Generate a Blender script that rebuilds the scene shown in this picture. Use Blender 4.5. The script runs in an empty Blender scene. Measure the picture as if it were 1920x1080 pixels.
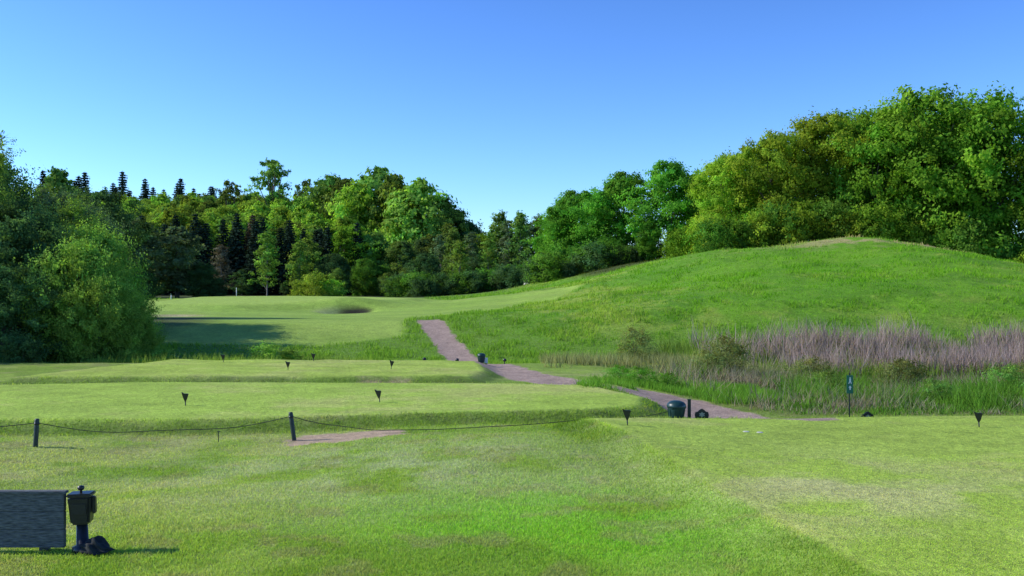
import bpy, bmesh, math, numpy as np
from mathutils import Vector, Matrix
D=bpy.data; S=bpy.context.scene
def link(o,parent=None):
    S.collection.objects.link(o)
    if parent: o.parent=parent
    return o
def sst(a,b,x):
    t=np.clip((x-a)/(b-a),0,1); return t*t*(3-2*t)
# ---------------- value noise -----------------
_r=np.random.default_rng(5); _tab=_r.random((256,256))
def vn(x,y,s=1.0,o=0):
    x=np.asarray(x)*s+o*17.3; y=np.asarray(y)*s+o*9.1
    xi=np.floor(x).astype(int); yi=np.floor(y).astype(int)
    fx=x-xi; fy=y-yi; fx=fx*fx*(3-2*fx); fy=fy*fy*(3-2*fy)
    a=_tab[xi%256,yi%256]; b=_tab[(xi+1)%256,yi%256]; c=_tab[xi%256,(yi+1)%256]; d=_tab[(xi+1)%256,(yi+1)%256]
    return (a*(1-fx)+b*fx)*(1-fy)+(c*(1-fx)+d*fx)*fy
def fbm(x,y,s,o=0,n=4):
    r=0;a=1;t=0
    for i in range(n):
        r=r+a*vn(x,y,s,o+i); t+=a; a*=.5; s*=2.1
    return r/t
# ---------------- masks -----------------
def sdf(X,Y,P):
    P=np.array(P,float); n=len(P); d=np.full(X.shape,1e9); ins=np.zeros(X.shape,bool)
    for i in range(n):
        ax,ay=P[i]; bx,by=P[(i+1)%n]; ex,ey=bx-ax,by-ay
        t=np.clip(((X-ax)*ex+(Y-ay)*ey)/(ex*ex+ey*ey),0,1)
        d=np.minimum(d,(X-ax-t*ex)**2+(Y-ay-t*ey)**2)
        c=((ay>Y)!=(by>Y)); 
        with np.errstate(divide='ignore',invalid='ignore'):
            xx=ax+(Y-ay)*ex/(ey if ey!=0 else 1e-9)
        ins^=(c&(X<xx))
    d=np.sqrt(d); return np.where(ins,-d,d)
def pline(X,Y,P):
    P=np.array(P,float); d=np.full(X.shape,1e9)
    for i in range(len(P)-1):
        ax,ay=P[i]; bx,by=P[i+1]; ex,ey=bx-ax,by-ay
        t=np.clip(((X-ax)*ex+(Y-ay)*ey)/(ex*ex+ey*ey),0,1)
        d=np.minimum(d,(X-ax-t*ex)**2+(Y-ay-t*ey)**2)
    return np.sqrt(d)
TEE_A=[(1.30,16.9),(1.9,12.5),(2.2,10),(2.5,8.0),(3.0,4),(3,-5),(16,-5),(16,18.6),(8,18.1),(2.2,17.4)]
TEE_B=[(-19,17.0),(-9,17.4),(-5,17.5),(-1,17.9),(1.4,18.4),(2.5,19.4),(2.8,21),(2.0,22.8),(0,24),(-9,24.3),(-19,22.0)]
TEE_C=[(-12.8,26),(-1.2,26.3),(-0.8,28),(-1.1,31.6),(-2,32.2),(-11,32.4),(-12.2,29)]
FAIR=[(-26,44),(-15,42.5),(-8,42),(-4.9,44),(-5.3,49),(-1,56),(2,61),(4.6,66),(3.6,73),(-5,79),(-9,100),(-33,105),(-36,60)]
GREEN=[(-27,72),(-20,70),(-13,71.5),(-8.5,75),(-8,82),(-12,90),(-20,93),(-28,88)]
PATH=[(5.0,18.3),(4.55,19.3),(4.0,21.2),(3.5,23.2),(2.6,24.7),(1.2,26.3),(0.3,28.6),(-0.4,31),(-1.2,35),(-1.95,39),(-3.1,44),(-4.0,48.3)]
def gz(X,Y):
    X=np.asarray(X,float); Y=np.asarray(Y,float)
    L=np.interp(Y,[-50,3,7,10,15,33,35.5,38.5,43,47.5,50,54,60,66,75,100,150,600],[.2,.2,.2,.15,0,-.03,-.3,-.48,.08,.70,.78,.74,.62,.70,1.08,1.35,1.3,1.3])
    z=L+0
    z+=0.20*np.exp(-((X-0.2)/2.6)**2-((Y-14.6)/3.0)**2)
    z-=0.12*np.exp(-((X+6)/3.0)**2-((Y-13)/3.2)**2)
    rg=np.interp(X,[-12,-8.8,-4.4,0,3.6,9.6,14,17.7,22,25.7,29.5,33,38.6,46,60,120],[0,.05,.35,.9,1.55,2.9,3.75,4.35,4.72,4.85,4.5,3.7,2.2,1.5,1.3,1])
    t=np.clip((Y-41)/34,0,1); s=np.sin(t*math.pi/2)**1.05
    z+=rg*s
    hm=sst(42,50,Y)*sst(-4,4,X)*(1-sst(110,140,Y))
    z+=hm*(fbm(X,Y,.16,3,3)-.5)*.8
    z+=sst(44,60,Y)*(1-sst(100,130,Y))*(fbm(X,Y,.07,8,2)-.5)*.25*(X<6)
    for P,h in ((TEE_A,.16),(TEE_B,.19),(TEE_C,.17)):
        sd=sdf(X,Y,P); z+=h*(1-sst(-.15,.65,sd))-.03
    z+=.09
    z-=.06*sst(14,18,Y)*(1-sst(33,40,Y))
    z-=.16*sst(17.8,19.4,Y)*(1-sst(30,36,Y))*sst(2.4,4.5,X)
    bank=sst(20,31,Y)*(1-sst(38,44,Y))*sst(5.0,10,X)
    z-=.35*bank
    pond=sst(28.5,31.5,Y)*(1-sst(37.5,40.5,Y))*sst(9,13,X)*(1-sst(48,56,X))
    z=z*(1-pond)+(-1.25)*pond
    z+=.20*np.exp(-((X-2.1)/.9)**2-((Y-24.0)/.9)**2)
    z-=.03*np.exp(-(pline(X,Y,PATH)/.7)**2)
    z+=.42*(1-sst(-1.0,2.5,sdf(X,Y,GREEN)))
    z+=.45*np.exp(-((X+11.2)/3.6)**2-((Y-72.2)/1.6)**2)
    z-=.45*np.exp(-(((X+11.2)/1.7)**2+((Y-68.6)/2.0)**2)**2)
    z-=.45*np.exp(-(((X+21.8)/2.2)**2+((Y-63)/1.6)**2)**2)
    z+=12.0*sst(140,255,Y)*(1-sst(-45,0,X))*(1-sst(-60,0,X)*.3)
    m=np.minimum(1,np.minimum(np.abs(sdf(X,Y,TEE_A)),3)/3)*(sdf(X,Y,TEE_A)>0)*(sdf(X,Y,TEE_B)>0)
    z+=m*(fbm(X,Y,.8,2,2)-.5)*.07*(Y<40)
    return z
def gz1(x,y): return float(gz(np.array([x]),np.array([y]))[0])
C=lambda *a: np.array(a,float)
def mixc(a,b,m): return a*(1-m[...,None])+b*m[...,None]
def gcol(X,Y):
    wx=X+(fbm(X,Y,1.2,4,3)-.5)*.35; wy=Y+(fbm(X,Y,1.2,9,3)-.5)*.35
    n1=fbm(X,Y,.35,1,4); n2=fbm(X,Y,1.1,6,4); n3=fbm(X,Y,.12,12,3); n4=fbm(X,Y,3.5,22,3)
    col=np.zeros(X.shape+(3,))+C(.235,.345,.048)
    col=mixc(col,C(.345,.385,.115),sst(.46,.64,n1*.65+n2*.35)*.8)
    lush=sst(.40,.56,n2*.5+n1*.5)*np.exp(-((X-.8)/2.4)**2-((Y-9.5)/1.9)**2)
    col=mixc(col,C(.21,.42,.03),np.clip(lush*1.3,0,1))
    col=mixc(col,C(.165,.275,.03),sst(.52,.62,fbm(X,Y,.5,31,4))*.55)
    col=mixc(col,C(.30,.27,.13),sst(.57,.68,fbm(X,Y,1.7,61,4))*.4)
    pale=np.exp(-((X+1.6)/3.0)**2-((Y-12.6)/2.3)**2); col=mixc(col,C(.42,.46,.24),pale*.6*sst(.3,.55,n2))
    far=sst(30,40,Y); col=mixc(col,C(.150,.275,.032),far)
    hill=sst(40,47,Y)*sst(-3,2,X)
    hc=mixc(np.zeros(X.shape+(3,))+C(.150,.315,.020),C(.27,.35,.055),sst(.42,.62,n3*.6+n2*.4)*.75)
    hc=mixc(hc,C(.095,.225,.016),sst(.50,.60,n4*.5+n1*.5)*.7)
    hc=mixc(hc,C(.11,.27,.015),sst(.50,.60,fbm(X,Y*1.6,.22,140,3))*.6)
    col=mixc(col,hc,hill)
    crest=sst(.38,.56,n2*.5+n1*.5)*np.exp(-((X-26)/8)**2)*sst(65,71,Y); col=mixc(col,C(.42,.34,.17),crest*.85)
    col=mixc(col,C(.45,.33,.19),np.exp(-((Y-70.5-.5*np.sin(X*.6))/.7)**2)*sst(26,28,X)*(1-sst(33,35,X))*.8)
    fr=1-sst(-.35,.35,sdf(wx,wy,FAIR)); fc=mixc(np.zeros(X.shape+(3,))+C(.235,.385,.045),C(.31,.43,.075),n1); fc=fc*(1+.05*np.sign(np.sin((X*.5+Y*.87)*1.05)))[...,None]; col=mixc(col,fc,fr)
    gr=1-sst(-.3,.3,sdf(X,Y,GREEN)); col=mixc(col,C(.35,.49,.08),gr)
    for P,c in ((TEE_A,C(.345,.475,.065)),(TEE_B,C(.35,.50,.065)),(TEE_C,C(.37,.50,.07))):
        sd=sdf(wx*.7+X*.3,wy*.7+Y*.3,P)
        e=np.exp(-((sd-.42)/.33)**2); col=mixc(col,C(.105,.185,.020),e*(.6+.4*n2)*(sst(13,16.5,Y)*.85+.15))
        cc=mixc(np.zeros(X.shape+(3,))+c,C(.47,.49,.14),sst(.45,.66,n1*.5+n2*.3+n4*.2)*.65)
        cc=mixc(cc,c*.80,sst(.50,.66,fbm(X,Y,.6,150,4))*.45)
        cc=cc*(1+.035*np.sin((Y*.9+X*.25)*5.5)*sst(10,16,Y))[...,None]
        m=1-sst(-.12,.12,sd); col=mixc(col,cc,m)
    worn=np.exp(-((X-3.6)/1.7)**2-((Y-10.6)/2.0)**2); col=mixc(col,C(.50,.46,.22),worn*.7*sst(.35,.6,n2))
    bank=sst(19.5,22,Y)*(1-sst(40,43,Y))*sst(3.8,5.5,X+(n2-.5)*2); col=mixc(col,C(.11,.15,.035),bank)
    d=pline(wx,wy,PATH); w=np.interp(Y,[18,20,26,40,48],[.95,.95,.80,.62,.58])+(n4-.5)*.3
    p=1-sst(-.07,.07,d-w); p=p*(Y<48.6)
    gap=np.exp(-((X-2.2)/.95)**2-((Y-24.8)/1.2)**2); p=p*(gap+(n2-.5)*.3<.38)
    col=mixc(col,mixc(np.zeros(X.shape+(3,))+C(.43,.32,.25),C(.33,.24,.185),n4),p)
    g2=1-sst(-.1,.1,sdf(wx,wy,[(-3.5,16.7),(-1.9,16.6),(-1.75,15.8),(-2.6,15.3),(-3.45,15.4)])+(n4-.5)*.5); col=mixc(col,C(.46,.33,.22),g2*.95)
    g3=1-sst(-.3,.3,sdf(wx,wy,[(-4,25.9),(-2.8,25.9),(-2.9,25.3),(-3.9,25.3)])+(n4-.5)*.8); col=mixc(col,C(.42,.31,.19),g3*.7)
    sand=np.exp(-(((X+21.8)/2.0)**2+((Y-63.6)/1.4)**2)**3); col=mixc(col,C(.50,.38,.25),sand)
    sr=np.exp(-(((X+11.8)/2.0)**2+((Y-68.9)/1.6)**2)**3); col=mixc(col,C(.44,.46,.20),sr*.6)
    pit_shade=np.exp(-(((X+11.0)/1.25)**2+((Y-70.0)/.85)**2)**3); col=mixc(col,C(.025,.025,.015),pit_shade)  # shade on the bunker's back wall, painted near-black into the ground colour
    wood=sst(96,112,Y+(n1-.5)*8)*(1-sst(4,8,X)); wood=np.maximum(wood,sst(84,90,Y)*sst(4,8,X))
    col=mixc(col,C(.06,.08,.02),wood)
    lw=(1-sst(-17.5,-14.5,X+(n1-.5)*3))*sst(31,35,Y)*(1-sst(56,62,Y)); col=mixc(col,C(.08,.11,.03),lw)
    soft=np.clip(p+g2+sand+pit_shade,0,1)
    return np.clip(col,0.01,.7),soft
# ---------------- mesh helper -----------------
def mk(name,V,F,mats,mi=None,smooth=False,cols=None):
    V=np.ascontiguousarray(V,dtype=np.float32); F=np.ascontiguousarray(F,dtype=np.int32)
    me=D.meshes.new(name); k=F.shape[1]
    me.vertices.add(len(V)); me.vertices.foreach_set('co',V.ravel())
    me.loops.add(F.size); me.loops.foreach_set('vertex_index',F.ravel())
    me.polygons.add(len(F)); me.polygons.foreach_set('loop_start',np.arange(0,F.size,k,dtype=np.int32))
    try: me.polygons.foreach_set('loop_total',np.full(len(F),k,dtype=np.int32))
    except Exception: pass
    for m in mats: me.materials.append(m)
    if mi is not None: me.polygons.foreach_set('material_index',np.asarray(mi,dtype=np.int32))
    me.polygons.foreach_set('use_smooth',np.full(len(F),bool(smooth)))
    me.update(calc_edges=True)
    if cols is not None:
        for an,c in cols.items():
            a=me.attributes.new(an,'FLOAT_COLOR','POINT')
            cc=np.ones((len(V),4),np.float32); cc[:,:3]=c; a.data.foreach_set('color',cc.ravel())
    return me
# ---------------- materials -----------------
def newmat(n):
    m=D.materials.new(n); m.use_nodes=True; nt=m.node_tree; nt.nodes.clear()
    return m,nt,nt.nodes,nt.links
def ground_mat():
    m,nt,N,L=newmat("turf")
    out=N.new('ShaderNodeOutputMaterial'); b=N.new('ShaderNodeBsdfPrincipled'); b.inputs['Roughness'].default_value=.85
    b.inputs['Specular IOR Level'].default_value=.15
    at=N.new('ShaderNodeAttribute'); at.attribute_name='gcol'
    tc=N.new('ShaderNodeTexCoord')
    cur=at.outputs['Color']; hs=[]
    for sc,lo,hi,det in ((55,.58,1.40,3),(9,.74,1.26,4),(1.6,.84,1.16,3)):
        n=N.new('ShaderNodeTexNoise'); n.inputs['Scale'].default_value=sc; n.inputs['Detail'].default_value=det; n.inputs['Roughness'].default_value=.7
        L.new(tc.outputs['Object'],n.inputs['Vector'])
        r=N.new('ShaderNodeMapRange'); r.inputs['From Min'].default_value=.3; r.inputs['From Max'].default_value=.7; r.inputs['To Min'].default_value=lo; r.inputs['To Max'].default_value=hi
        L.new(n.outputs['Fac'],r.inputs['Value'])
        v=N.new('ShaderNodeVectorMath'); v.operation='SCALE'; L.new(cur,v.inputs[0]); L.new(r.outputs[0],v.inputs['Scale']); cur=v.outputs[0]; hs.append(n)
    L.new(cur,b.inputs['Base Color'])
    bp=N.new('ShaderNodeBump'); bp.inputs['Strength'].default_value=.6; bp.inputs['Distance'].default_value=.02; L.new(hs[0].outputs['Fac'],bp.inputs['Height'])
    bp2=N.new('ShaderNodeBump'); bp2.inputs['Strength'].default_value=.55; bp2.inputs['Distance'].default_value=.08; L.new(hs[1].outputs['Fac'],bp2.inputs['Height']); L.new(bp.outputs[0],bp2.inputs['Normal'])
    L.new(bp2.outputs[0],b.inputs['Normal']); L.new(b.outputs[0],out.inputs[0]); return m
def leafmat(n,col,tr=.42,attr='lv',vary=.12,gain=1.75,tm=(1.35,1.5,.8)):
    m,nt,N,L=newmat(n)
    out=N.new('ShaderNodeOutputMaterial')
    at=N.new('ShaderNodeAttribute'); at.attribute_name=attr
    if col is None: cur=at.outputs['Color']
    else:
        v=N.new('ShaderNodeVectorMath'); v.operation='MULTIPLY'; v.inputs[1].default_value=[c*gain for c in col]; L.new(at.outputs['Color'],v.inputs[0]); cur=v.outputs[0]
    if vary>0:
        oi=N.new('ShaderNodeObjectInfo'); h=N.new('ShaderNodeHueSaturation')
        r=N.new('ShaderNodeMapRange'); r.inputs['To Min'].default_value=1-vary*1.6; r.inputs['To Max'].default_value=1+vary*1.6; L.new(oi.outputs['Random'],r.inputs['Value'])
        r2=N.new('ShaderNodeMapRange'); r2.inputs['To Min'].default_value=.5-vary*.10; r2.inputs['To Max'].default_value=.5+vary*.10; L.new(oi.outputs['Random'],r2.inputs['Value'])
        L.new(cur,h.inputs['Color']); L.new(r.outputs[0],h.inputs['Value']); L.new(r2.outputs[0],h.inputs['Hue']); cur=h.outputs[0]
    d=N.new('ShaderNodeBsdfDiffuse'); t=N.new('ShaderNodeBsdfTranslucent')
    L.new(cur,d.inputs['Color']) 
    v2=N.new('ShaderNodeVectorMath'); v2.operation='MULTIPLY'; v2.inputs[1].default_value=tm; L.new(cur,v2.inputs[0]); L.new(v2.outputs[0],t.inputs['Color'])
    a=N.new('ShaderNodeMixShader'); a.inputs[0].default_value=tr; L.new(d.outputs[0],a.inputs[1]); L.new(t.outputs[0],a.inputs[2])
    L.new(a.outputs[0],out.inputs[0]); return m
def pmat(n,col,rough=.6,nscale=20,amt=.25,bump=.2,metal=0,stretch=None,col2=None):
    m,nt,N,L=newmat(n); out=N.new('ShaderNodeOutputMaterial'); b=N.new('ShaderNodeBsdfPrincipled')
    tc=N.new('ShaderNodeTexCoord'); mp=N.new('ShaderNodeMapping'); L.new(tc.outputs['Object'],mp.inputs[0])
    if stretch: mp.inputs['Scale'].default_value=stretch
    no=N.new('ShaderNodeTexNoise'); no.inputs['Scale'].default_value=nscale; no.inputs['Detail'].default_value=6; L.new(mp.outputs[0],no.inputs['Vector'])
    cr=N.new('ShaderNodeValToRGB'); c2=col2 or tuple(c*(1+amt*2) for c in col)
    cr.color_ramp.elements[0].position=.3; cr.color_ramp.elements[1].position=.7
    cr.color_ramp.elements[0].color=(*[c*(1-amt) for c in col],1); cr.color_ramp.elements[1].color=(*c2,1)
    L.new(no.outputs['Fac'],cr.inputs[0]); L.new(cr.outputs[0],b.inputs['Base Color'])
    b.inputs['Roughness'].default_value=rough; b.inputs['Metallic'].default_value=metal
    bp=N.new('ShaderNodeBump'); bp.inputs['Strength'].default_value=bump; bp.inputs['Distance'].default_value=.01; L.new(no.outputs['Fac'],bp.inputs['Height']); L.new(bp.outputs[0],b.inputs['Normal'])
    L.new(b.outputs[0],out.inputs[0]); return m
TURF=ground_mat()
BLADE=leafmat("grass_blade",None,.42,'gcol',0,tm=(1.5,1.5,.9))
BARK=pmat("bark",(.09,.075,.055),.9,6,.4,.6,stretch=(4,4,1))
BARKP=pmat("pale_bark",(.20,.18,.15),.9,6,.4,.4,stretch=(2,2,5))
# ---------------- terrain sheet -----------------
def cum(a,b,step): return np.arange(a,b,step)
ang=np.concatenate([np.radians(cum(-180,-40,2.5)),np.radians(cum(-40,-29,.35)),np.radians(cum(-29,29,.08)),np.radians(cum(29,40,.35)),np.radians(cum(40,180,2.5))])
rr=np.concatenate([[.3,1,2,3,4],np.exp(np.arange(math.log(4.6),math.log(120),.0048)),np.exp(np.arange(math.log(120.5),math.log(1500),.03))])
A,Rr=np.meshgrid(ang,rr); X=Rr*np.sin(A); Y=Rr*np.cos(A); Z=gz(X,Y)
nr,nc=X.shape; V=np.stack([X,Y,Z],-1).reshape(-1,3)
I=np.arange(nr*nc).reshape(nr,nc); I2=np.concatenate([I,I[:,:1]],1)
F=np.stack([I2[:-1,:-1],I2[:-1,1:],I2[1:,1:],I2[1:,:-1]],-1).reshape(-1,4)[:,::-1]
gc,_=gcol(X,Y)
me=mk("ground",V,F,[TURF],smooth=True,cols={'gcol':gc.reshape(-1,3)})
link(D.objects.new("ground",me))
# ---------------- grass blades -----------------
def blades(name,x,y,h,w,col,lean=.5,seed=1,mat=None,sink=.01,tipcol=1.25,z0=None,link_=True):
    r=np.random.default_rng(seed); n=len(x); z=gz(x,y) if z0 is None else z0
    a=r.random(n)*2*np.pi; tx=np.cos(a)*w/2; ty=np.sin(a)*w/2
    b=r.random(n)*2*np.pi; l=lean*h*r.random(n)
    V=np.empty((n,3,3)); V[:,0]=np.stack([x-tx,y-ty,z-sink],-1); V[:,1]=np.stack([x+tx,y+ty,z-sink],-1)
    V[:,2]=np.stack([x+np.cos(b)*l,y+np.sin(b)*l,z+h],-1)
    c=np.repeat(col[:,None,:],3,1); c[:,2]*=tipcol
    me=mk(name,V.reshape(-1,3),np.arange(n*3).reshape(-1,3),[mat or BLADE],cols={'gcol':np.clip(c,0,.8).reshape(-1,3)})
    o=D.objects.new(name,me)
    if link_: link(o)
    return o
r=np.random.default_rng(11); n=400000
v=r.uniform(1/26.,1/6.2,n); d=1/v; th=np.radians(r.uniform(-30,30,n)); x=d*np.tan(th); y=d
col,soft=gcol(x,y); keep=soft<.35; x,y,d,col=x[keep],y[keep],d[keep],col[keep]
tee=np.minimum(np.minimum(sdf(x,y,TEE_A),sdf(x,y,TEE_B)),sdf(x,y,TEE_C)); keep=(tee>-.05)|((d<13)&(r.random(len(x))<.6))
x,y,d,col,tee=x[keep],y[keep],d[keep],col[keep],tee[keep]
isT=tee<0; edge=(tee>0)&(tee<.8)
h=np.where(isT,.006+.003*r.random(len(x)),.011+.020*r.random(len(x))); h=np.where(edge&(y>14),h*2.0,h)
h*=.5+1.0*fbm(x,y,1.5,40,3)
w=.005+.0006*d
col=col*(1.18+.6*(r.random((len(x),1))-.5)); col[:,0]*=1+.25*(r.random(len(x))-.4)
blades("mown_grass",x,y,h,w,col,1.5,2,sink=.004)
n=200000; v=r.uniform(1/100.,1/34.,n); d=1/v; th=np.radians(r.uniform(-27,31,n)); x=d*np.tan(th); y=d
col,soft=gcol(x,y); fr=np.minimum(sdf(x,y,FAIR),sdf(x,y,GREEN)); keep=(soft<.3)&(fr>0)&(gz(x,y)>-.7); x,y,d,col=x[keep],y[keep],d[keep],col[keep]
cl=fbm(x,y,.9,50,3); h=(.04+.15*sst(.4,.7,cl))*(.6+.8*r.random(len(x)))
blades("rough_grass",x,y,h,.012+.0007*d,col*(1.2+.6*(r.random((len(x),1))-.5)),1.0,3)
# ---------------- pond -----------------
m,nt,N,L=newmat("pond_water"); out=N.new('ShaderNodeOutputMaterial'); b=N.new('ShaderNodeBsdfPrincipled'); b.inputs['Base Color'].default_value=(.09,.08,.04,1); b.inputs['Roughness'].default_value=.08
no=N.new('ShaderNodeTexNoise'); no.inputs['Scale'].default_value=3; bp=N.new('ShaderNodeBump'); bp.inputs['Strength'].default_value=.1; L.new(no.outputs[0],bp.inputs['Height']); L.new(bp.outputs[0],b.inputs['Normal']); L.new(b.outputs[0],out.inputs[0])
pme=mk("pond_water",[(7,27,-.82),(58,27,-.82),(58,42.5,-.82),(7,42.5,-.82)],[(0,1,2,3)],[m]); link(D.objects.new("pond_water",pme))
# ---------------- reeds & marsh plants -----------------
def scatter(n,x0,x1,y0,y1,seed,clump=.45,s=.5,o=60):
    r=np.random.default_rng(seed); x=r.uniform(x0,x1,n); y=r.uniform(y0,y1,n); k=fbm(x,y,s,o,3)>clump-(r.random(n)-.5)*.25
    return x[k],y[k],r
x,y,r=scatter(30000,7.5,48,37.0,42.5,21,.40,.6); k=(x>9+r.random(len(x))*3)|(r.random(len(x))<.2); x,y=x[k],y[k]
z=np.maximum(gz(x,y),-.85); n=len(x); c=np.array([.36,.28,.265])*(.55+.8*r.random((n,1))); blades("dry_reeds",x,y,.45+.80*r.random(n)*(.3+fbm(x,y,.7,70,3)*1.3),.04,c,.8,22,z0=z,tipcol=1.2)
x,y,r=scatter(24000,6,48,36.4,41.8,23,.40,.6,66); z=np.maximum(gz(x,y),-.85); n=len(x); blades("green_reeds",x,y,.20+.45*r.random(n),.035,np.array([.17,.27,.045])*(.5+.8*r.random((n,1))),.6,24,z0=z)
x,y,r=scatter(60000,4.2,30,20.6,31.2,25,.38,.5,80)
k=(pline(x,y,PATH)>1.15)&(x>4.3+r.random(len(x))*1.4)&((y<29)|(x<14)); x,y=x[k],y[k]; z=np.maximum(gz(x,y),-.85); n=len(x)
t=fbm(x,y,.5,90,3); kind=sst(.43,.53,t+(r.random(n)-.5)*.22)[:,None]
c=(np.array([.12,.26,.03])*(1-kind)+np.array([.31,.26,.19])*kind)*(.45+.9*r.random((n,1)))
blades("marsh_grass",x,y,(.12+.42*r.random(n))*(.2+1.4*fbm(x,y,.9,95,2))*sst(20,24,y)*1.1+.08,.024,c,1.2,26,z0=z)
x,y,r=scatter(10000,1.0,9.0,31,39,27,.48,.8,101); k=(pline(x,y,PATH)>1.2); x,y=x[k],y[k]; n=len(x)
blades("tall_grass",x,y,.15+.35*r.random(n),.028,np.array([.25,.26,.11])*(.6+.8*r.random((n,1))),.7,28)
x,y,r=scatter(9000,-20,-5,33.2,38.5,29,.48,.6,111); n=len(x)
blades("ditch_grass",x,y,.12+.3*r.random(n),.028,np.array([.18,.27,.05])*(.6+.8*r.random((n,1))),.7,30)
x,y,r=scatter(12000,1.6,6.5,22.6,27.0,31,.36,.9,121); k=(pline(x,y,PATH)>1.0)|((np.hypot(x-2.2,y-24.8)<.9)); x,y=x[k],y[k]; n=len(x)
blades("lush_grass",x,y,.06+.16*r.random(n),.02,np.array([.14,.29,.035])*(.6+.8*r.random((n,1))),.9,32)
# ---------------- trees -----------------
def tube(P,R,k=7):
    P=np.array(P,float); n=len(P); V=[];F=[]
    for i in range(n):
        t=P[min(i+1,n-1)]-P[max(i-1,0)]; t/=np.linalg.norm(t)+1e-9
        u=np.cross(t,[.3,.9,.1]); u/=np.linalg.norm(u)+1e-9; w=np.cross(t,u)
        for j in range(k):
            a=2*math.pi*j/k; V.append(P[i]+R[i]*(math.cos(a)*u+math.sin(a)*w))
    for i in range(n-1):
        for j in range(k): F.append((i*k+j,i*k+(j+1)%k,(i+1)*k+(j+1)%k,(i+1)*k+j))
    return np.array(V),np.array(F)
def leafquads(p,nrm,size,r,asp=.62):
    n=len(p); nrm=nrm/(np.linalg.norm(nrm,axis=1,keepdims=True)+1e-9)
    q=r.normal(size=(n,3)); u=np.cross(nrm,q); u/=np.linalg.norm(u,axis=1,keepdims=True)+1e-9; w=np.cross(nrm,u)
    s=size[:,None]; V=np.stack([p-u*s*.5,p-w*s*.5*asp,p+u*s*.5,p+w*s*.5*asp],1)
    return V.reshape(-1,3),np.arange(n*4).reshape(-1,4)
PROF={'round':lambda t:np.sin(np.pi*(t*.82+.16))**.55,'oval':lambda t:np.sin(np.pi*(t*.88+.10))**.8,'broad':lambda t:np.sin(np.pi*(t*.60+.38))**.6,
 'full':lambda t:np.where(t<.6,.92+.08*np.sin(t*5),np.sqrt(np.clip(1-((t-.6)/.43)**2,0,1))*.95+.05),'narrow':lambda t:(1-t)**.7*.9+.1}
def tree(name,seed,H,R,cb,prof,nl,ns,nlf,ls,lobe,leaf,bark=BARK,tr=.25,flat=.75,limbs=14,sub=.30,spray=0):
    r=np.random.default_rng(seed); pf=PROF[prof]
    t=(np.arange(nl)+r.random(nl))/nl; env=pf(t)*R
    lr=lobe*R*(.55+.9*r.random(nl))*(.55+.45*pf(t))
    a=np.arange(nl)*2.39996+r.random(nl)*.9; rad=np.clip(env-lr*.7,0,None)*np.where(r.random(nl)<.75,.78+.36*r.random(nl),.5*r.random(nl))
    asym=1+.18*np.sin(a+seed)+.12*np.sin(2*a+seed*2)
    cz=H*(cb+(1-cb)*t)-lr*.7*flat*sst(.6,1,t)
    c=np.stack([np.cos(a)*rad*asym,np.sin(a)*rad*asym,cz],-1)
    out=c*[1,1,0]; out/=np.linalg.norm(out,axis=1,keepdims=True)+1e-6
    sd=r.normal(size=(nl,ns,3)); sd[...,2]=sd[...,2]*.9+.15; sd+=out[:,None]*.45; sd/=np.linalg.norm(sd,axis=-1,keepdims=True)
    sc=c[:,None]+sd*(lr[:,None,None]*(.5+.85*r.random((nl,ns,1))**1.3))*[1,1,flat]
    ld=r.normal(size=(nl,ns,nlf,3)); lp=sc[:,:,None]+ld*(lr[:,None,None,None]*sub)*[.9,.9,.6]
    if spray: lp=lp+(sd[:,:,None]*[1,1,.6]+[0,0,.5])*(r.random((nl,ns,nlf,1))**2)*lr[:,None,None,None]*spray
    nrm=sd[:,:,None]*.9+out[:,None,None]*.45+r.normal(size=lp.shape)*.55+np.array([0,0,.45])
    br=(.72+.56*r.random((nl,1,1)))*(.76+.48*r.random((nl,ns,1)))*(.85+.3*r.random((nl,ns,nlf)))
    hue=(r.random((nl,1,1))-.5)*.22+(r.random((nl,ns,1))-.5)*.18
    cc=np.stack([br*(1+hue),br*np.ones_like(hue),br*(1-hue*.5)],-1).reshape(-1,3)
    p=lp.reshape(-1,3); k=p[:,2]>.03*H; p=p[k]; cc=cc[k]; nn=nrm.reshape(-1,3)[k]
    LV,LF=leafquads(p,nn,ls*(.6+.8*r.random(len(p))),r)
    Vs=[LV];Fs=[LF];M=[np.ones(len(LF),int)];Cs=[np.repeat(cc,4,0)];off=len(LV)
    if tr>0:
        tp=[np.array([math.sin(i*1.3+seed)*.03*R*i/3,math.cos(i*1.7+seed)*.03*R*i/3,-.3+H*.9*i/7]) for i in range(8)]
        TV,TF=tube(tp,[tr*(1.25 if i==0 else 1)*(1-i/7.6) for i in range(8)],8)
        Vs.append(TV);Fs.append(TF+off);M.append(np.zeros(len(TF),int));Cs.append(np.ones((len(TV),3)));off+=len(TV)
        for i in r.choice(nl,min(limbs,nl),replace=False):
            e=c[i]; s0=max(.12,(e[2]/H)*.6-.05)*H*.9; s=np.array([0,0,s0])
            pts=[s,s*.6+e*.4+np.array([0,0,.02*H]),s*.25+e*.75+r.normal(size=3)*.02*R,e]
            TV,TF=tube(pts,[tr*.42*(1-s0/H),tr*.3*(1-s0/H),tr*.17,tr*.05],5)
            Vs.append(TV);Fs.append(TF+off);M.append(np.zeros(len(TF),int));Cs.append(np.ones((len(TV),3)));off+=len(TV)
    me=mk(name,np.concatenate(Vs),np.concatenate(Fs),[bark,leaf],np.concatenate(M),cols={'lv':np.concatenate(Cs)})
    me['H']=H; return me
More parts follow.
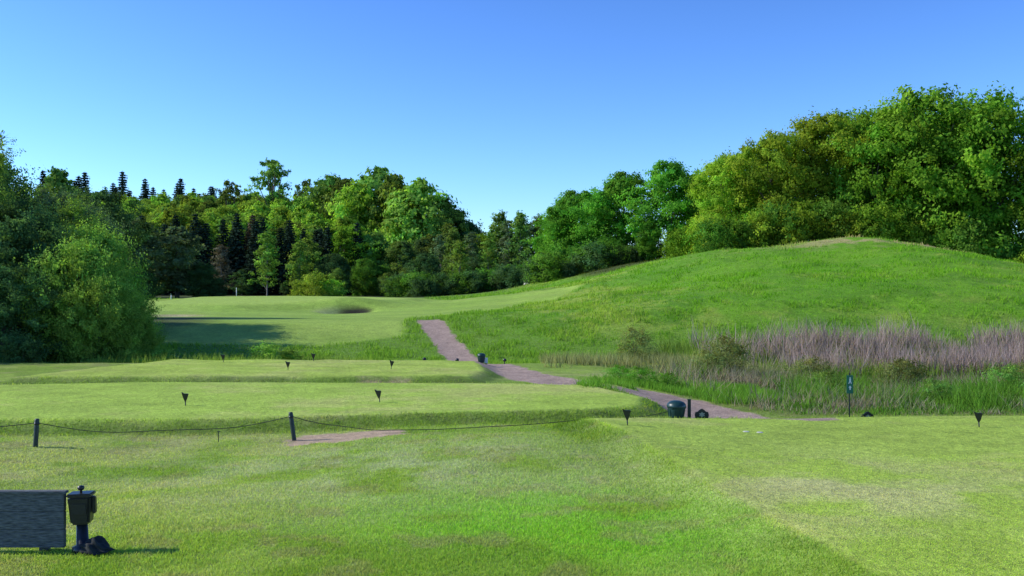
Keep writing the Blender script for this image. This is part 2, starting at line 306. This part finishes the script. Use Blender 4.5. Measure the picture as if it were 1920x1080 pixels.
def spruce(name,seed,H,R,leaf):
    r=np.random.default_rng(seed); P=[];Nn=[];B=[]
    lv=30
    for i in range(lv):
        t=i/lv; z=H*(.06+.94*t)
        for j in range(8):
            a=j*.785+i*.37+r.random()*.5; Lb=R*((1-t)**.85)*(.75+.4*r.random())+.12
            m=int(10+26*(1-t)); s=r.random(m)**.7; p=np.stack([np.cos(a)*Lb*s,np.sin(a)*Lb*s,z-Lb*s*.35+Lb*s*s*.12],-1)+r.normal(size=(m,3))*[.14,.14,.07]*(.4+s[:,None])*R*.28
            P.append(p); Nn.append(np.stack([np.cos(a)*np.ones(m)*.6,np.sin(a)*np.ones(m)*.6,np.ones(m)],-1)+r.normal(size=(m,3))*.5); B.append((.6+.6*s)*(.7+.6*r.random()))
    p=np.concatenate(P);nn=np.concatenate(Nn);b=np.concatenate(B); LV,LF=leafquads(p,nn,.42*(.6+.8*r.random(len(p))),r,.5)
    TV,TF=tube([(0,0,-.3),(0,0,H*.5),(0,0,H)],[.16,.1,.01],6)
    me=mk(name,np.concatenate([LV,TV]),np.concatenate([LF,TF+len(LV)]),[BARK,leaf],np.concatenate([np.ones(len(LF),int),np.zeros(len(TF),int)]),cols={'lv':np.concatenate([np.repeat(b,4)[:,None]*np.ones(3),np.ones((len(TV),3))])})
    me['H']=H; return me
G_OAK=leafmat("oak_leaf",(.138,.200,.018)); G_BEECH=leafmat("beech_leaf",(.095,.175,.016)); G_MAPLE=leafmat("maple_leaf",(.078,.185,.020),vary=.08)
G_YOUNG=leafmat("young_leaf",(.160,.240,.030),vary=.2); G_DARK=leafmat("dark_leaf",(.042,.080,.026)); G_SPR=leafmat("spruce_needle",(.018,.032,.019),.1)
G_MID=leafmat("mid_leaf",(.090,.145,.028),vary=.25); G_GREY=leafmat("grey_leaf",(.080,.115,.052)); G_WIL=leafmat("willow_leaf",(.130,.210,.036)); G_BRN=leafmat("brown_leaf",(.08,.065,.04),.2)
G_BIR=leafmat("birch_leaf",(.115,.175,.03)); G_LDK=leafmat("shade_leaf",(.050,.098,.034)); G_DBR=leafmat("dark_bright_leaf",(.07,.15,.02))
OAK=[tree("oak",s,14,5.2,.03,'full',80,12,38,.30,.27,G_OAK,tr=.35,sub=.25,spray=.5) for s in (1,2,3)]
BEE=[tree("beech",s,14,5.2,.03,'full',84,12,38,.30,.26,G_BEECH,tr=.35,flat=.6,sub=.24,spray=.8) for s in (4,5)]
MAP=[tree("maple",s,11.5,4.2,.04,'round',60,12,40,.27,.30,G_MAPLE,tr=.28,sub=.28) for s in (6,7,8)]
FAR=[tree("decid",s,14,4.6,.12,'oval',44,9,24,.48,.30,G_MID,tr=.3,spray=.4) for s in (9,10,11)]
OPEN=tree("openlimb",12,18,4.3,.38,'round',30,8,26,.42,.27,G_MID,tr=.4,sub=.22,limbs=26)
BIR=[tree("birch",s,10,1.9,.18,'narrow',34,7,18,.26,.34,G_BIR,BARKP,tr=.10,limbs=18,spray=.7) for s in (13,14)]
SPR=[spruce("spruce",s,12,2.4,G_SPR) for s in (15,16)]
NEAR=[tree("neartree",s,9,3.4,.02,'full',90,12,54,.15,.22,G_LDK,tr=.16,limbs=30,sub=.26,spray=1.1) for s in (17,18)]
NBIR=tree("nearbirch",19,9.5,2.0,.10,'narrow',50,9,26,.10,.26,G_BIR,BARKP,tr=.10,limbs=46,sub=.3,spray=1.8)
WIL=tree("nearwillow",20,4.4,2.2,.0,'round',96,11,52,.095,.21,G_WIL,tr=.08,limbs=20,sub=.30,spray=1.5)
SHR=[tree("shrub",s,2.0,1.3,.0,'round',26,8,22,.12,.34,G_MID,tr=.03,limbs=8,spray=.7) for s in (21,22)]
TWIG=tree("twiggy",23,1.2,.75,.0,'round',30,8,22,.05,.30,leafmat("twig_leaf",(.13,.145,.045)),tr=.02,limbs=20,spray=1.2)
_pr=np.random.default_rng(77)
def put(name,me,x,y,top,w=1,mat=None,parent=None,sink=.1):
    z=gz1(x,y); s=(top-z+sink)/me['H']; o=D.objects.new(name,me); o.location=(x,y,z-sink); o.scale=(s*w,s*w,s); o.rotation_euler=(0,0,_pr.random()*6.28)
    link(o,parent)
    if mat: o.material_slots[1].link='OBJECT'; o.material_slots[1].material=mat
    return o
def empty(n): o=D.objects.new(n,None); return link(o)
for i,(x,y,top,k) in enumerate([(18.3,87,13.6,0),(22.3,85,15.4,1),(26.8,86,17.4,2),(30.5,84,16.5,0),(21,93,15.0,2),(25,95,16.0,0)]):
    put("oak_tree",OAK[k],x,y,top,.93,G_BEECH if i==3 else None)
for i,(x,y,top,k) in enumerate([(34.5,83,18.5,0),(39.3,82,17.8,1),(43.4,80,15.4,0),(47.5,78,15.8,1),(31.5,92,18.2,1),(36.5,93,18.9,0),(53,80,16.5,1),(58,84,17,0),(41.5,92,17.9,1)]):
    put("beech_tree",BEE[k],x,y,top,.92)
sb=empty("hedgerow_shrubs")
for i in range(34):
    x=14+i*1.15+_pr.normal()*.4; y=80.5+_pr.normal()*1.0-(max(0,x-36)*.35); put("shrub_%d"%i,SHR[i%2],x,y,gz1(x,y)+2.0+_pr.random()*1.6,.9,[G_BEECH,G_DBR,G_OAK][i%3],sb)
ug=empty("undergrowth")
for i in range(44):
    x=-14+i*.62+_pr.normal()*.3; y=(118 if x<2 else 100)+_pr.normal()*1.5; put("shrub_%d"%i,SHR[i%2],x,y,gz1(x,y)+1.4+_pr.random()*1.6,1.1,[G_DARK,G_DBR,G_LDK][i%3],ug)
for (x,y,top,k) in [(4.9,106,11.2,0),(8.6,104,12.6,1),(11.7,106,14.8,2),(6.6,110,13.2,2),(16.0,102,15.4,0),(19.5,105,14.6,1),(13.8,100,9.0,1)]:
    put("maple_tree",MAP[k],x,y,top,1.0)
for (x,y,top) in [(3.3,103,6.2),(17.3,98,8.5),(19.5,97,7.5),(9.5,101,6.5)]:
    put("maple_tree",MAP[0],x,y,top,1.25,G_BEECH)
for (x,y,top,k,mt,w) in [(-22.6,40,6.8,0,None,.95),(-19.8,38.5,5.5,1,None,1.0),(-17.6,38,4.0,0,None,1.1),(-24.5,46,8.2,1,G_DARK,1),(-21.0,46,6.6,0,G_GREY,.9),(-17.9,35.0,3.1,1,None,1.2),(-21.5,35,4.0,0,None,1.2),(-26,38,6.5,1,G_DARK,1.2),(-22.8,54,7.6,1,G_LDK,.9)]:
    put("alder_tree",NEAR[k],x,y,top,w,mt)
put("birch_tree",NBIR,-20.6,39.5,8.2,.9); put("birch_tree",NBIR,-22.4,43,8.7,.85,G_LDK); put("birch_tree",NBIR,-19.6,44.5,6.4,1.1,G_BIR); put("birch_tree",NBIR,-18.2,43,5.6,1.2,G_WIL); put("birch_tree",NBIR,-17.6,40.5,4.9,1.3,G_WIL); put("birch_tree",NBIR,-19.2,41,5.9,1.0,G_LDK)
for (x,y,top,w) in [(-14.9,35.8,2.6,.8),(-16.2,37.0,3.9,.8),(-15.0,38.2,2.3,.8),(-17.0,40.5,4.6,.8),(-14.0,36.6,1.5,1.0)]: put("willow_bush",WIL,x,y,top,w)
for (x,y,h,mt) in [(-12.6,35.8,.6,G_WIL),(-13.3,34.8,.5,G_WIL),(-9.0,36.4,.75,G_WIL),(-8.3,36.8,.55,G_WIL),(-16.5,33.6,.8,G_DARK),(-19,33.4,1.0,G_DARK)]:
    put("bush",SHR[0],x,y,gz1(x,y)+h,1.1,mt)
for (x,y,h,w,mt) in [(4.35,35.5,1.25,.9,None),(6.5,30.5,1.15,1.0,None),(5.9,30,.75,1.2,None),(8.6,28.5,.85,1.1,None),(3.4,26.5,.42,1.5,G_MAPLE),(4.1,26.2,.38,1.5,G_MAPLE),(2.9,27.2,.35,1.5,G_MAPLE),(10.5,27,.9,1.1,None),(12.5,25,.8,1.1,G_MID),(8.0,25.2,.6,1.3,G_MID),(10,23.5,.5,1.3,G_MID),(14,27,.8,1.1,None),(11.8,29.5,.9,1.1,G_MID),(7.2,33,.8,1.0,None)]:
    put("marsh_bush",TWIG,x,y,gz1(x,y)+h,w,mt)
put("hawthorn_tree",FAR[0],-39.5,104,9.4,1.5,G_GREY); put("hawthorn_tree",FAR[1],-36.0,107,9.0,1.4,G_GREY)
for (x,y,t) in [(-33,106,5),(-42,105,6.5),(-31.5,106,3.4),(-37,101,4.0),(-44,98,6),(-40,100,4.5)]: put("hawthorn_tree",MAP[1],x,y,t,1.4,G_DARK)
W=empty("distant_forest")
def fp(me,x,y,top,w=1,mat=None): put("tree_%d"%len(W.children),me,x,y,top,w,mat,W)
i=0
for row in range(9):
    y=166+row*9
    for x in np.arange(-112*y/200,-24*y/200+2,4.6):
        xx=x+_pr.normal()*1.2; yy=y+_pr.normal()*2; g=gz1(xx,yy); fp([FAR[0],FAR[1],MAP[0],FAR[2]][i%4],xx,yy,g+10.3+_pr.random()*2.6,1.0,G_YOUNG if _pr.random()<.8 else G_MID); i+=1
for x in np.arange(-70,-21,1.35):
    fp(SPR[i%2],x+_pr.normal()*.5,149+_pr.normal()*3,11.6+_pr.random()*2.2-max(0,(x+34))*.12,1.15,G_BRN if _pr.random()<.08 else None); i+=1
for x in np.arange(-66,-18,3.4):
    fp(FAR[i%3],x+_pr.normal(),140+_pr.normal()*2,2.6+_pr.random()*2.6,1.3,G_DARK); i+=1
for px in range(26):
    x=-122+px*1.7; fp(SPR[px%2],x+_pr.normal(),262+_pr.normal()*6,28.0+_pr.random()*5.0-(px>14)*1.5,1.0)
fp(OPEN,-50,208,29.6,1.0); fp(OPEN,-59.5,210,25.3,.9); fp(FAR[1],-64,150,15.2,.5,G_MID); fp(FAR[1],-73,160,21.5,.8)
fp(OPEN,-42.5,205,25,.7,G_BIR); fp(OPEN,-39,205,25.0,.9)
for (x,y,top,k,mt,w) in [(-35,192,24,0,G_MID,1),(-31.5,188,23,1,G_MID,1),(-24,178,24.0,2,G_MID,1.0),(-27,172,20.5,0,G_YOUNG,.9),(-20.5,172,22,1,G_BIR,.85),(-15.2,166,20.6,2,G_WIL,1.0),(-18,168,19,0,G_YOUNG,.9),(-11.8,166,17.6,1,G_BIR,.9),(-9.3,168,15.6,0,G_DARK,.9),(-7,170,13.4,2,G_DARK,.9),(-29,176,17,2,G_BEECH,1),(-37,180,18,1,G_YOUNG,1)]:
    fp(FAR[k],x,y,top,w,mt)
for x in np.arange(-30,5,1.9):
    fp([FAR[0],BIR[0],FAR[2],BIR[1],MAP[0]][i%5],x+_pr.normal()*.7,146+_pr.normal()*4,8.5+_pr.random()*3.4-(x>-9)*1.6,1.15,[G_MID,G_DARK,G_BIR,G_MID,G_BEECH][_pr.integers(5)]); i+=1
for x in np.arange(-24,4.5,1.5):
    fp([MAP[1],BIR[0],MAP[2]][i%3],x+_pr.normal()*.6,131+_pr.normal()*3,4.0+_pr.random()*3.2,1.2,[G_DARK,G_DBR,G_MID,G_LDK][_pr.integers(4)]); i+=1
for (x,top) in [(-1.7,13.0),(-.4,11.6),(1.1,12.6),(2.5,11.3),(3.6,12.4),(4.8,12.2),(-2.9,10.0),(-5.6,10.2),(-8,10.4),(-10,9.8)]:
    fp(BIR[i%2],x,138+_pr.normal()*2,top,1.2,G_MID if i%2 else G_GREY); i+=1
for x in (-1.6,1.3): fp(BIR[0],x,142,12.8,.9,G_DBR)
for (x,y,top) in [(-31.5,128,9.6),(-27.5,129,8.4),(-38,130,8),(-6.5,124,8.2),(-3,124,8.5)]: put("birch_tree",BIR[0],x,y,top,1.3,G_BIR if x>-35 else G_BRN)
for (x,y,h,w) in [(-23.5,119,2.8,1.1),(-22,120,2.2,1.2),(-25.5,121,2.0,1.2)]: put("bush",SHR[0],x,y,gz1(x,y)+h,w,G_YOUNG)
# ---------------- props -----------------
M_BLK=pmat("black_plastic",(.012,.013,.016),.35,30,.2,.05); M_GRN=pmat("dark_green_plastic",(.008,.035,.032),.4,25,.25,.05); M_DKG=pmat("dark_post_paint",(.010,.022,.018),.5,40,.3,.1)
M_WOOD=pmat("weathered_wood",(.06,.068,.072),.85,14,.5,.8,stretch=(1,6,9),col2=(.17,.18,.18)); M_WHT=pmat("white_paint",(.75,.76,.74),.5,20,.05,.02)
M_SGN=pmat("green_sign_paint",(.004,.13,.075),.4,20,.1,.02); M_ROPE=pmat("rope",(.035,.04,.025),.9,80,.3,.3); M_MET=pmat("metal",(.3,.3,.3),.4,30,.2,.05,metal=.8); M_CLOTH=pmat("dark_cloth",(.012,.016,.018),.9,30,.3,.3)
M_GRY=pmat("grey_plastic",(.42,.42,.36),.6,30,.2,.1)
def fin(bm,name,mat,loc=(0,0,0),rot=(0,0,0),parent=None,bev=0,smooth=False):
    me=D.meshes.new(name)
    if bev: bmesh.ops.bevel(bm,geom=[e for e in bm.edges],offset=bev,segments=2,affect='EDGES')
    bm.to_mesh(me); bm.free(); me.materials.append(mat)
    if smooth:
        for p in me.polygons: p.use_smooth=True
    o=D.objects.new(name,me); o.location=loc; o.rotation_euler=rot; return link(o,parent)
def box(name,sx,sy,sz,mat,loc,rot=(0,0,0),parent=None,bev=.004):
    bm=bmesh.new(); bmesh.ops.create_cube(bm,size=1); bmesh.ops.scale(bm,vec=(sx,sy,sz),verts=bm.verts); return fin(bm,name,mat,loc,rot,parent,bev)
def lathe(name,prof,mat,loc=(0,0,0),rot=(0,0,0),parent=None,k=20):
    bm=bmesh.new(); rings=[]
    for (rr_,z) in prof: rings.append([bm.verts.new((rr_*math.cos(2*math.pi*j/k),rr_*math.sin(2*math.pi*j/k),z)) for j in range(k)])
    for a,b in zip(rings,rings[1:]):
        for j in range(k): bm.faces.new((a[j],a[(j+1)%k],b[(j+1)%k],b[j]))
    bm.faces.new(rings[0][::-1]); bm.faces.new(rings[-1]); return fin(bm,name,mat,loc,rot,parent,0,True)
def plate(name,pts,th,mat,loc=(0,0,0),rot=(0,0,0),parent=None,bev=0):
    bm=bmesh.new(); f=[bm.verts.new((x,-th/2,z)) for x,z in pts]; b=[bm.verts.new((x,th/2,z)) for x,z in pts]
    bm.faces.new(f); bm.faces.new(b[::-1]); n=len(pts)
    for i in range(n): bm.faces.new((f[i],b[i],b[(i+1)%n],f[(i+1)%n]))
    bmesh.ops.recalc_face_normals(bm,faces=bm.faces); return fin(bm,name,mat,loc,rot,parent,bev)
def root(n,x,y,dz=0,rot=(0,0,0),s=1):
    o=D.objects.new(n,None); o.location=(x,y,gz1(x,y)+dz); o.rotation_euler=rot; o.scale=(s,s,s); return link(o)
for (x,y,a) in [(-6.33,19.3,.2),(-2.63,19.8,-.2),(1.80,15.5,.1),(7.65,16.3,-.15),(-6.3,28,.1),(-3.45,28.4,.2),(-6.3,31.6,0),(-9.1,31.4,.3)]:
    e=root("tee_marker",x,y,0,(0,.12*math.sin(x*3),a))
    lathe("spike",[(.006,-.05),(.009,0),(.012,.12)],M_BLK,parent=e,k=8)
    plate("blade",[(-.005,.07),(.03,.12),(.066,.225),(.045,.235),(-.02,.240),(-.066,.272),(-.058,.22),(-.03,.13)],.03,M_BLK,parent=e,rot=(.1,0,0),bev=.004)
    plate("fin",[(-.006,.08),(.03,.15),(.05,.22),(-.03,.22)],.015,M_BLK,parent=e,rot=(.1,0,1.3))
def bin_(x,y,s,full=True):
    e=root("litter_bin",x,y,0,(0,.03,0),s)
    lathe("body",[(.105,.0),(.112,.02),(.150,.235),(.150,.24),(.158,.245),(.160,.262)],M_GRN,parent=e)
    lathe("lid",[(.168,.262),(.172,.285),(.160,.325),(.125,.360),(.07,.380),(.0105,.386)],M_GRN,parent=e)
    for j in range(10):
        a=2*math.pi*j/10; box("rib_%d"%j,.012,.012,.2,M_GRN,(.133*math.cos(a),.133*math.sin(a),.13),(0,math.radians(10)*1,a),e,.002)
    return e
bin_(2.99,18.15,1.05)
e=root("tee_post",3.24,18.2); box("post",.055,.055,.44,M_DKG,(0,0,.19),parent=e); box("cap",.065,.065,.02,M_DKG,(0,0,.42),parent=e)
e=bin_(-.97,31.4,.78); 
e=root("scorecard_box",-.82,31.5); box("case",.10,.10,.16,M_WHT,(0,0,.12),parent=e); box("stand",.03,.03,.14,M_BLK,(0,0,0),parent=e)
def plaque(x,y,s=1):
    e=root("hole_plaque_sign",x,y,0,(0,0,.05),s)
    pts=[(-.11,.08),(-.125,.14),(-.11,.19),(-.075,.195)]+[(-.075+.15*i/6,.195+.05*math.sin(math.pi*i/6)) for i in range(1,6)]+[(.075,.195),(.11,.19),(.125,.14),(.11,.08)]
    plate("board",pts[::-1],.02,M_BLK,parent=e,bev=.003)
    plate("mark",[(.045*math.cos(a)*(1.3 if i%2 else .8),.145+.04*math.sin(a)*(1.2 if i%2 else .8)) for i,a in enumerate(np.linspace(0,2*math.pi,12,endpoint=False))],.004,M_MET,(0,-.0135,0),parent=e)
    box("stake_1",.018,.012,.14,M_BLK,(-.06,.004,.02),parent=e,bev=.001); box("stake_2",.018,.012,.14,M_BLK,(.06,.004,.02),parent=e,bev=.001)
plaque(3.45,18.1,1.05); plaque(6.70,18.75,1.0)
e=root("footpath_sign",6.85,20.2,0,(0,0,.08))
box("pole",.022,.022,1.0,M_DKG,(0,.01,.40),parent=e); zt=.63-gz1(6.85,20.2)
box("panel",.135,.012,.37,M_SGN,(0,-.014,zt-.185),parent=e,bev=.003)
yy=-.024; zc=zt-.11
plate("figure_head",[(.016*math.cos(a),.055+.016*math.sin(a)) for a in np.linspace(0,2*math.pi,10,endpoint=False)],.003,M_WHT,(0,yy,zc),parent=e)
plate("figure_body",[(-.018,.034),(.018,.034),(.016,-.01),(.034,-.06),(.020,-.062),(.0,-.02),(-.022,-.062),(-.036,-.058),(-.014,-.008)],.003,M_WHT,(0,yy,zc),parent=e)
plate("arrow",[(0,.04),(.034,.0),(.012,.0),(.012,-.045),(-.012,-.045),(-.012,.0),(-.034,.0)],.003,M_WHT,(0,yy,zc-.14),parent=e)
RF=empty("rope_fence")
def post(x,y,h,ry,rx=0):
    z=gz1(x,y); e=D.objects.new("post_%d"%len(RF.children),None); e.location=(x,y,z); e.rotation_euler=(rx,ry,0); link(e,RF)
    lathe("shaft",[(.034,-.15),(.036,0),(.036,h-.02),(.028,h)],M_DKG,parent=e,k=12); lathe("band",[(.040,h-.09),(.041,h-.06)],M_BLK,parent=e,k=12)
    return Vector((x+math.sin(ry)*h*.85,y,z+h*.85))
p0=post(-11.3,15.0,.42,0); p1=post(-7.42,15.5,.44,.06); p2=post(-3.50,16.0,.46,-.13); p3=Vector((-1.9,16.1,gz1(-1.9,16.1)+.05)); p4=Vector((1.0,17.0,gz1(1,17)+.03)); p5=Vector((2.84,18.1,gz1(2.84,18.1)+.2))
def rope(a,b,sag,nm):
    P=[]
    for i in range(25):
        t=i/24; q=a.lerp(b,t); q.z-=sag*4*t*(1-t)*(1+.15*math.sin(t*9)); q.z=max(q.z,gz1(q.x,q.y)+.02); P.append(tuple(q))
    V,F=tube(P,[.006]*25,6); link(D.objects.new(nm,mk(nm,V,F,[M_ROPE],smooth=True)),RF)
rope(p0,p1,.10,"rope_1"); rope(p1,p2,.20,"rope_2"); rope(p2,p3,.06,"rope_3"); rope(p3,p4,.03,"rope_4"); rope(p4,p5,.05,"rope_5")
e=root("rope_peg",-4.72,16.0); box("pin",.012,.012,.17,M_DKG,(0,0,.08),parent=e,bev=.001); box("hook",.05,.012,.012,M_DKG,(.01,0,.17),parent=e,bev=.001)
for x,y in [(3.62,15.4),(3.82,15.35)]:
    e=root("sprinkler_cover",x,y,.002); lathe("disc",[(.05,-.02),(.05,.004),(.042,.008),(.01,.009)],M_GRY,parent=e,k=18)
e=root("marker_stake",-27.4,99,0); lathe("stake",[(.03,0),(.03,.9)],M_WHT,parent=e,k=8); lathe("top",[(.04,.9),(.04,1.05)],M_WHT,parent=e,k=8)
e=root("marker_stake",-31.5,92,0); lathe("stake",[(.04,0),(.035,.5)],M_WHT,parent=e,k=8); lathe("top",[(.045,.5),(.045,.62)],M_SGN,parent=e,k=8)
for x,y in [(-2.9,33),(-1.9,34.5),(-.25,34)]:
    e=root("path_light",x,y,0); lathe("stem",[(.02,0),(.02,.1)],M_BLK,parent=e,k=8); lathe("head",[(.05,.1),(.07,.13),(.05,.18),(.02,.2)],M_BLK,parent=e,k=12)
e=root("wooden_tee_board",-4.42,8.4,.03,(0,0,.0))
for i in range(3): box("plank_%d"%(i+1),1.30,.045,.149,M_WOOD,(0,0,.075+i*.1515),parent=e,bev=.003)
box("top_rail",1.33,.075,.022,M_WOOD,(0,.0,.466),parent=e,bev=.004); box("end_batten",.05,.03,.44,M_WOOD,(.58,.040,.23),parent=e); box("leg_1",.07,.07,.3,M_WOOD,(.45,.062,.0),parent=e); box("leg_2",.07,.07,.3,M_WOOD,(-.45,.062,.0),parent=e)
e=root("golf_ball_washer",-3.63,8.42,.03,(0,-.03,.1))
lathe("foot",[(.085,-.05),(.085,.015),(.05,.03),(.045,.2)],M_BLK,parent=e)
lathe("column",[(.042,.18),(.042,.22),(.065,.24)],M_BLK,parent=e)
bm=bmesh.new(); bmesh.ops.create_cube(bm,size=1)
for v_ in bm.verts: v_.co.x*=.155 if v_.co.z<0 else .19; v_.co.y*=.13 if v_.co.z<0 else .15; v_.co.z*=.24
fin(bm,"tank",M_BLK,(0,0,.325),(0,0,0),e,.018)
box("lid",.20,.16,.03,M_BLK,(0,0,.453),parent=e,bev=.01); lathe("plunger",[(.010,.46),(.010,.485),(.024,.492),(.030,.507),(.024,.522),(.006,.528)],M_BLK,parent=e); box("bracket",.03,.05,.14,M_BLK,(.105,0,.36),parent=e,bev=.006); box("panel",.12,.008,.09,M_BLK,(0,-.076,.34),parent=e,bev=.002)
e=root("towel",-3.50,8.36,0)
bm=bmesh.new(); bmesh.ops.create_icosphere(bm,subdivisions=4,radius=1)
for v_ in bm.verts:
    q=v_.co; f=1+.25*math.sin(q.x*6+q.z*4)*math.cos(q.y*7)+.12*math.sin(q.z*15+q.x*9); q.x*=.13*f; q.y*=.09*f; q.z=max(q.z,-.2)*.10*f*(1-.7*(q.x/.13 if q.x>0 else -.6*q.x/.13)*.8)
fin(bm,"cloth",M_CLOTH,(0,0,.03),(0,0,-.2),e,0,True)
# ---------------- light, sky, camera -----------------
sd=Vector((1,-.08,-.64)).normalized(); ts=-sd; el=math.asin(ts.z); az=math.atan2(ts.x,ts.y)
sl=D.lights.new("sun",'SUN'); sl.energy=5; sl.angle=math.radians(.5); sl.color=(1,.95,.84); so=D.objects.new("sun",sl); so.rotation_euler=sd.to_track_quat('-Z','Y').to_euler(); link(so)
w=D.worlds.new("World"); S.world=w; w.use_nodes=True; nt=w.node_tree; bg=nt.nodes['Background']; sk=nt.nodes.new('ShaderNodeTexSky'); sk.sky_type='NISHITA'; sk.sun_disc=False; sk.sun_elevation=el; sk.sun_rotation=az
sk.air_density=1.0; sk.dust_density=.1; sk.ozone_density=3.0
gm=nt.nodes.new('ShaderNodeGamma'); gm.inputs[1].default_value=1.45; nt.links.new(sk.outputs[0],gm.inputs[0])
vm=nt.nodes.new('ShaderNodeVectorMath'); vm.operation='MULTIPLY'; vm.inputs[1].default_value=(.42,.53,.72); nt.links.new(gm.outputs[0],vm.inputs[0]); nt.links.new(vm.outputs[0],bg.inputs[0]); bg.inputs[1].default_value=.15
cd=D.cameras.new("camera"); cd.lens=35; cd.sensor_width=36; cd.clip_end=3000; co=D.objects.new("camera",cd); co.location=(0,0,2.4); co.rotation_euler=(math.pi/2,0,0); link(co); S.camera=co
S.view_settings.view_transform='Standard'; S.view_settings.look='None'; S.view_settings.exposure=0
